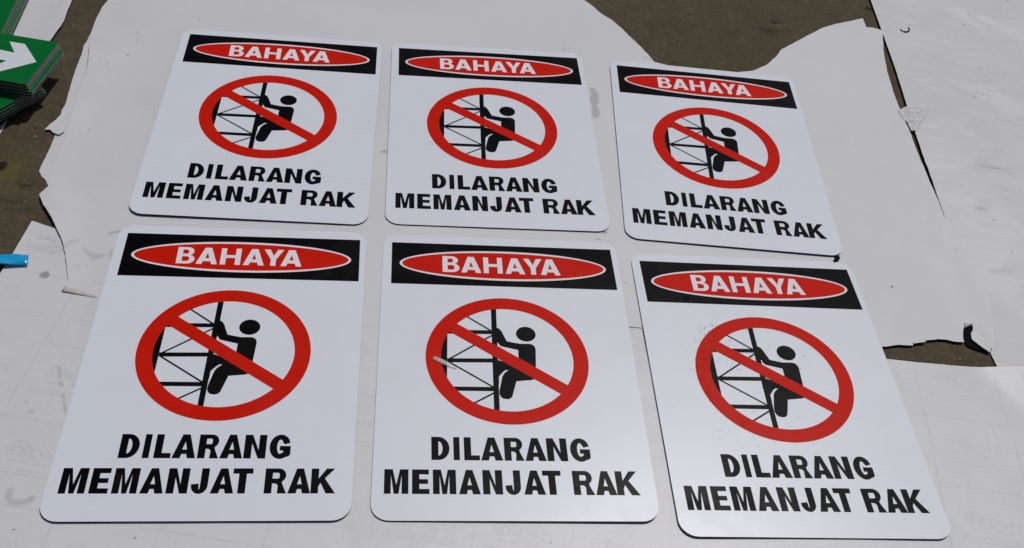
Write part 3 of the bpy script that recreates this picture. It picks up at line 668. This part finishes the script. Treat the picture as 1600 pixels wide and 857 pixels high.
# ------------------------------------------------------------------ green arrow boards in stacks
def board(loc, rz, L, W, thick, top, arrow=None):
    """loc = right front corner of the bottom face"""
    t = empty('arrow_board', loc, rz)
    out = rquad([(-L, 0), (0, 0), (0, W), (-L, W)], 1.0, 2)
    T = thick
    slab('face_skin', out, T - .0006, T, top, t, SKIN)
    slab('core', out, .0006, T - .0006, CORE, t, inset=.6)
    slab('back_skin', out, 0, .0006, SKIN, t)
    if arrow:
        V, F = [], []; tess([arrow], T + .00012, V, F); link('arrow', mesh_from('arrow', V, F), ARROW, t)
    return t
def stack(base, rz, L, W, n, pitch, thick, jit, where, arrow=None, seed=1):
    R = random.Random(seed)
    words_ = ['top', 'second', 'third', 'fourth', 'fifth', 'sixth', 'seventh', 'eighth']
    for k in range(n):
        lv = n - 1 - k
        jx, jy = (R.uniform(-jit, jit), R.uniform(-jit, jit)) if lv else (0, 0)
        far = 0 if lv < 4 or where == 'a' else .035 + .004 * lv
        o = board((base[0] + jx + (.0012 * lv if jit else 0) - far, base[1] + jy + (far if where == 'b' else 0), base[2] + k * pitch), rz + (R.uniform(-.006, .006) if lv else 0), L, W, thick, GREEN, arrow if lv == 0 else None)
        if lv == 0: lab = {'a': 'topmost green board with a white arrow in the crossing stack', 'b': 'topmost green board of the partly hidden lower left stack', 'c': 'topmost green board of the stack in the upper left corner'}[where]
        else: lab = '%s green board from the top %s' % (words_[lv], {'a': 'under the white arrow board', 'b': 'of the lower stack below the arrow board', 'c': 'of the stack in the upper left corner'}[where])
        tag(o, lab, 'sign board', 'green direction boards stacked at the left')
ZA = .031
nA, pA, tA = 5, .0042, .0038
ztop = ZA + (nA - 1) * pA + tA
cA = ground(41, 132, ztop)
arrow_px = [(-14, 73), (0, 78), (22.8, 82.8), (15, 65.2), (39.2, 69.3), (57, 97.3), (0, 112), (-30, 119), (-30, 106), (0, 99.5), (10.3, 95.2), (0, 93.4), (-14, 91)]
arr = [(ground(a, b, ztop).x - cA.x, ground(a, b, ztop).y - cA.y) for a, b in arrow_px][::-1]
stack((cA.x, cA.y, ZA), 0.0, 300, 102, nA, pA, tA, .0026, 'a', arr, 3)
# lower stack, turned
zB = ZA - .0005
p1, p2 = ground(40, 148, zB), ground(0, 170, zB)
d = (p1 - p2).normalized(); rzB = math.atan2(d.y, d.x) - PI / 2
corner = p1 - d * .075
stack((corner.x, corner.y, zB - 6 * .0042 + .0004 - 0.0002), rzB, 300, 102, 6, .0042, .0038, .0014, 'b', None, 5)
# upper left stack
q1, q2 = ground(26, 0, zB), ground(3, 48, zB)
d = (q1 - q2).normalized(); rzC = math.atan2(d.y, d.x) - PI / 2
corner = q2 - d * .03
stack((corner.x, corner.y, zB - 6 * .0042 + .0004 - .0002), rzC, 300, 200, 6, .0042, .0038, .0012, 'c', None, 8)

# ------------------------------------------------------------------ small things
# blue tape, arched, running in from the left
V = []; F = []
a0, a1 = G([(-60, 418), (-60, 404)], .006); b0, b1 = G([(43, 413.5), (45, 397)], .008)
n, k = 20, 6
for i in range(n + 1):
    t = i / n; A = Vector(a0).lerp(Vector(b0), t); B = Vector(a1).lerp(Vector(b1), t)
    for j in range(k + 1):
        s = j / k; p = A.lerp(B, s)
        z = .0070 + .0035 * math.sin(PI * min(1, t * 1.05)) * .8 + .0012 * math.sin(s * PI) + .0007 * math.sin(t * 13 + s * 4)
        V.append((p.x, p.y, z))
for i in range(n):
    for j in range(k): F.append((i * (k + 1) + j, i * (k + 1) + j + 1, (i + 1) * (k + 1) + j + 1, (i + 1) * (k + 1) + j))
me = mesh_from('blue_tape', V, [f[::-1] for f in F], True); o = link('blue_tape', me, TAPE); s = o.modifiers.new('t', 'SOLIDIFY'); s.thickness = .0004
tag(o, 'glossy blue plastic tape end lying on the paper at the left edge', 'tape'); recentre(o)
# black crumb on the right sheet
def tube(name, pts, r, mat, seg=7):
    V = []; F = []
    for i, p in enumerate(pts):
        p = Vector(p); d = (Vector(pts[min(i + 1, len(pts) - 1)]) - Vector(pts[max(i - 1, 0)])).normalized(); a = d.orthogonal().normalized(); b = d.cross(a)
        rr = r * (.35 + .65 * math.sin(PI * (i + .5) / len(pts)))
        for j in range(seg): u = 2 * PI * j / seg; V.append(p + a * rr * math.cos(u) + b * rr * math.sin(u))
    for i in range(len(pts) - 1):
        for j in range(seg): F.append((i * seg + j, i * seg + (j + 1) % seg, (i + 1) * seg + (j + 1) % seg, (i + 1) * seg + j))
    F += [tuple(range(seg)), tuple(range((len(pts) - 1) * seg, len(pts) * seg))]
    return link(name, mesh_from(name, V, F, True), mat)
o = tube('black_crumb', [Vector((*ground(a, b, .006).xy, h_right(*ground(a, b, .006).xy) + .0009)) for a, b in ((1407.5, 45), (1410, 47), (1413, 48.5), (1417, 49), (1420.5, 47.5), (1421.5, 44.5), (1420, 41.5))], .0014, CRUMB_SHADE); recentre(o)
tag(o, 'small curved black crumb on the crumpled right sheet', 'debris')
o = tube('black_crumb', [ground(a, b, .0035) for a, b in ((1531, 853.5), (1535, 854.5), (1540, 856), (1546, 858))], .0010, CRUMB_SHADE); recentre(o)
tag(o, 'tiny black crumb on the printed liner at the bottom right edge', 'debris')
o = tube('black_crumb', [ground(a, b, .004) for a, b in ((26.5, 10), (28, 13), (29.5, 15), (28, 17))], .0016, CRUMB_SHADE); recentre(o)
tag(o, 'black crumb beside the upper left stack of green boards', 'debris')
# plastic sliver on the fifth board
S5 = SIGNS[4].matrix_world
m = NT('pale_plastic'); m.p.inputs['Base Color'].default_value = (.85, .83, .83, 1); m.p.inputs['Alpha'].default_value = .38; m.p.inputs['Roughness'].default_value = .35; SLIV = m.m
ptsL = [ground(a, b, TOP + .0004) for a, b in ((676.5, 561.5), (690, 568), (702, 573.5), (713, 577))]
ptsU = [ground(a, b, TOP + .0004) for a, b in ((678.5, 556.5), (693, 562), (705, 569), (714.5, 575.5))]
V = [(p.x, p.y, p.z) for p in ptsL] + [(p.x, p.y, p.z) for p in ptsU]
me = mesh_from('plastic_sliver', V, [(i, i + 1, 5 + i, 4 + i) for i in range(3)], True); o = link('plastic_sliver', me, SLIV); s = o.modifiers.new('t', 'SOLIDIFY'); s.thickness = .00004; recentre(o)
tag(o, 'pale plastic sliver lying across the red ring of the middle front board', 'debris')
# water drops on the sixth board
S6 = SIGNS[5].matrix_world
V = []; F = []
R = random.Random(4)
def drop(x, y, r):
    b = len(V); n = 9
    for k, (f, z) in enumerate(((1, 0), (.88, .28), (.55, .46), (.0, .55))):
        if f == 0: V.append(S6 @ Vector((x, y, .00026 + z * r))); break
        for j in range(n): u = 2 * PI * j / n; V.append(S6 @ Vector((x + r * f * math.cos(u), y + r * f * math.sin(u), .00026 + z * r)))
    for k in range(2):
        for j in range(n): F.append((b + k * n + j, b + k * n + (j + 1) % n, b + (k + 1) * n + (j + 1) % n, b + (k + 1) * n + j))
    for j in range(n): F.append((b + 2 * n + j, b + 2 * n + (j + 1) % n, b + 3 * n))
for _ in range(150):
    a = R.gauss(150, 22); rr = R.gauss(84, 9); x, y = CX + rr * math.cos(math.radians(a)), CY + rr * math.sin(math.radians(a)); drop(x / 1000, y / 1000, R.uniform(.0004, .0010))
for _ in range(22): drop(R.gauss(-.085, .03), R.gauss(-.10, .03), R.uniform(.0003, .0009))
for _ in range(45): drop(R.gauss(-.02, .035), R.gauss(-.165, .02), R.uniform(.0003, .0009))
for _ in range(50): drop(R.uniform(-.138, .138), R.uniform(-.07, -.002), R.uniform(.0003, .0009))
for _ in range(40): drop(R.uniform(-.09, .02), R.uniform(-.29, -.23), R.uniform(.0003, .0008))
drop(-.092, -.062, .0028); drop(-.089, -.066, .0025); drop(-.086, -.061, .0022)
me = mesh_from('water_drops', V, F, True); o = link('water_drops', me, WATER); tag(o, 'tiny water drops scattered over the front right board', 'water', kind='stuff')
# white grit on the concrete
V = []; F = []
R = random.Random(9)
def bit(x, y, r):
    b = len(V); a = R.uniform(0, 6)
    for k in range(5): V.append((x + r * R.uniform(.6, 1.2) * math.cos(a + k * 1.256), y + r * R.uniform(.5, 1.1) * math.sin(a + k * 1.256), .0002))
    V.append((x, y, r * .8 + .0002))
    for k in range(5): F.append((b + k, b + (k + 1) % 5, b + 5))
for px, py, r in ((1105, 42, .0016), (1147, 45, .0013), (1093, 43, .0008), (998, 40, .0009), (926, 8, .0011), (997, 2, .0008), (980, 15, .0007), (1078, 83, .0007), (1073, 81, .0007), (115, 41, .0012), (55, 213, .0013), (56, 214, .001), (40, 315, .001), (1500, 562, .0016), (1493, 549, .001), (1527, 568, .0007), (1543, 572, .001), (1479, 551, .0007), (100, 38, .0006), (85, 350, .0005)):
    v = ground(px, py); bit(v.x, v.y, r)
for _ in range(240): bit(R.uniform(-.95, 1.1), R.uniform(.8, 2.0), R.uniform(.0002, .00055))
me = mesh_from('grit', V, F); o = link('grit', me, GRIT); tag(o, 'pale grit sprinkled on the concrete floor', 'grit', kind='stuff')
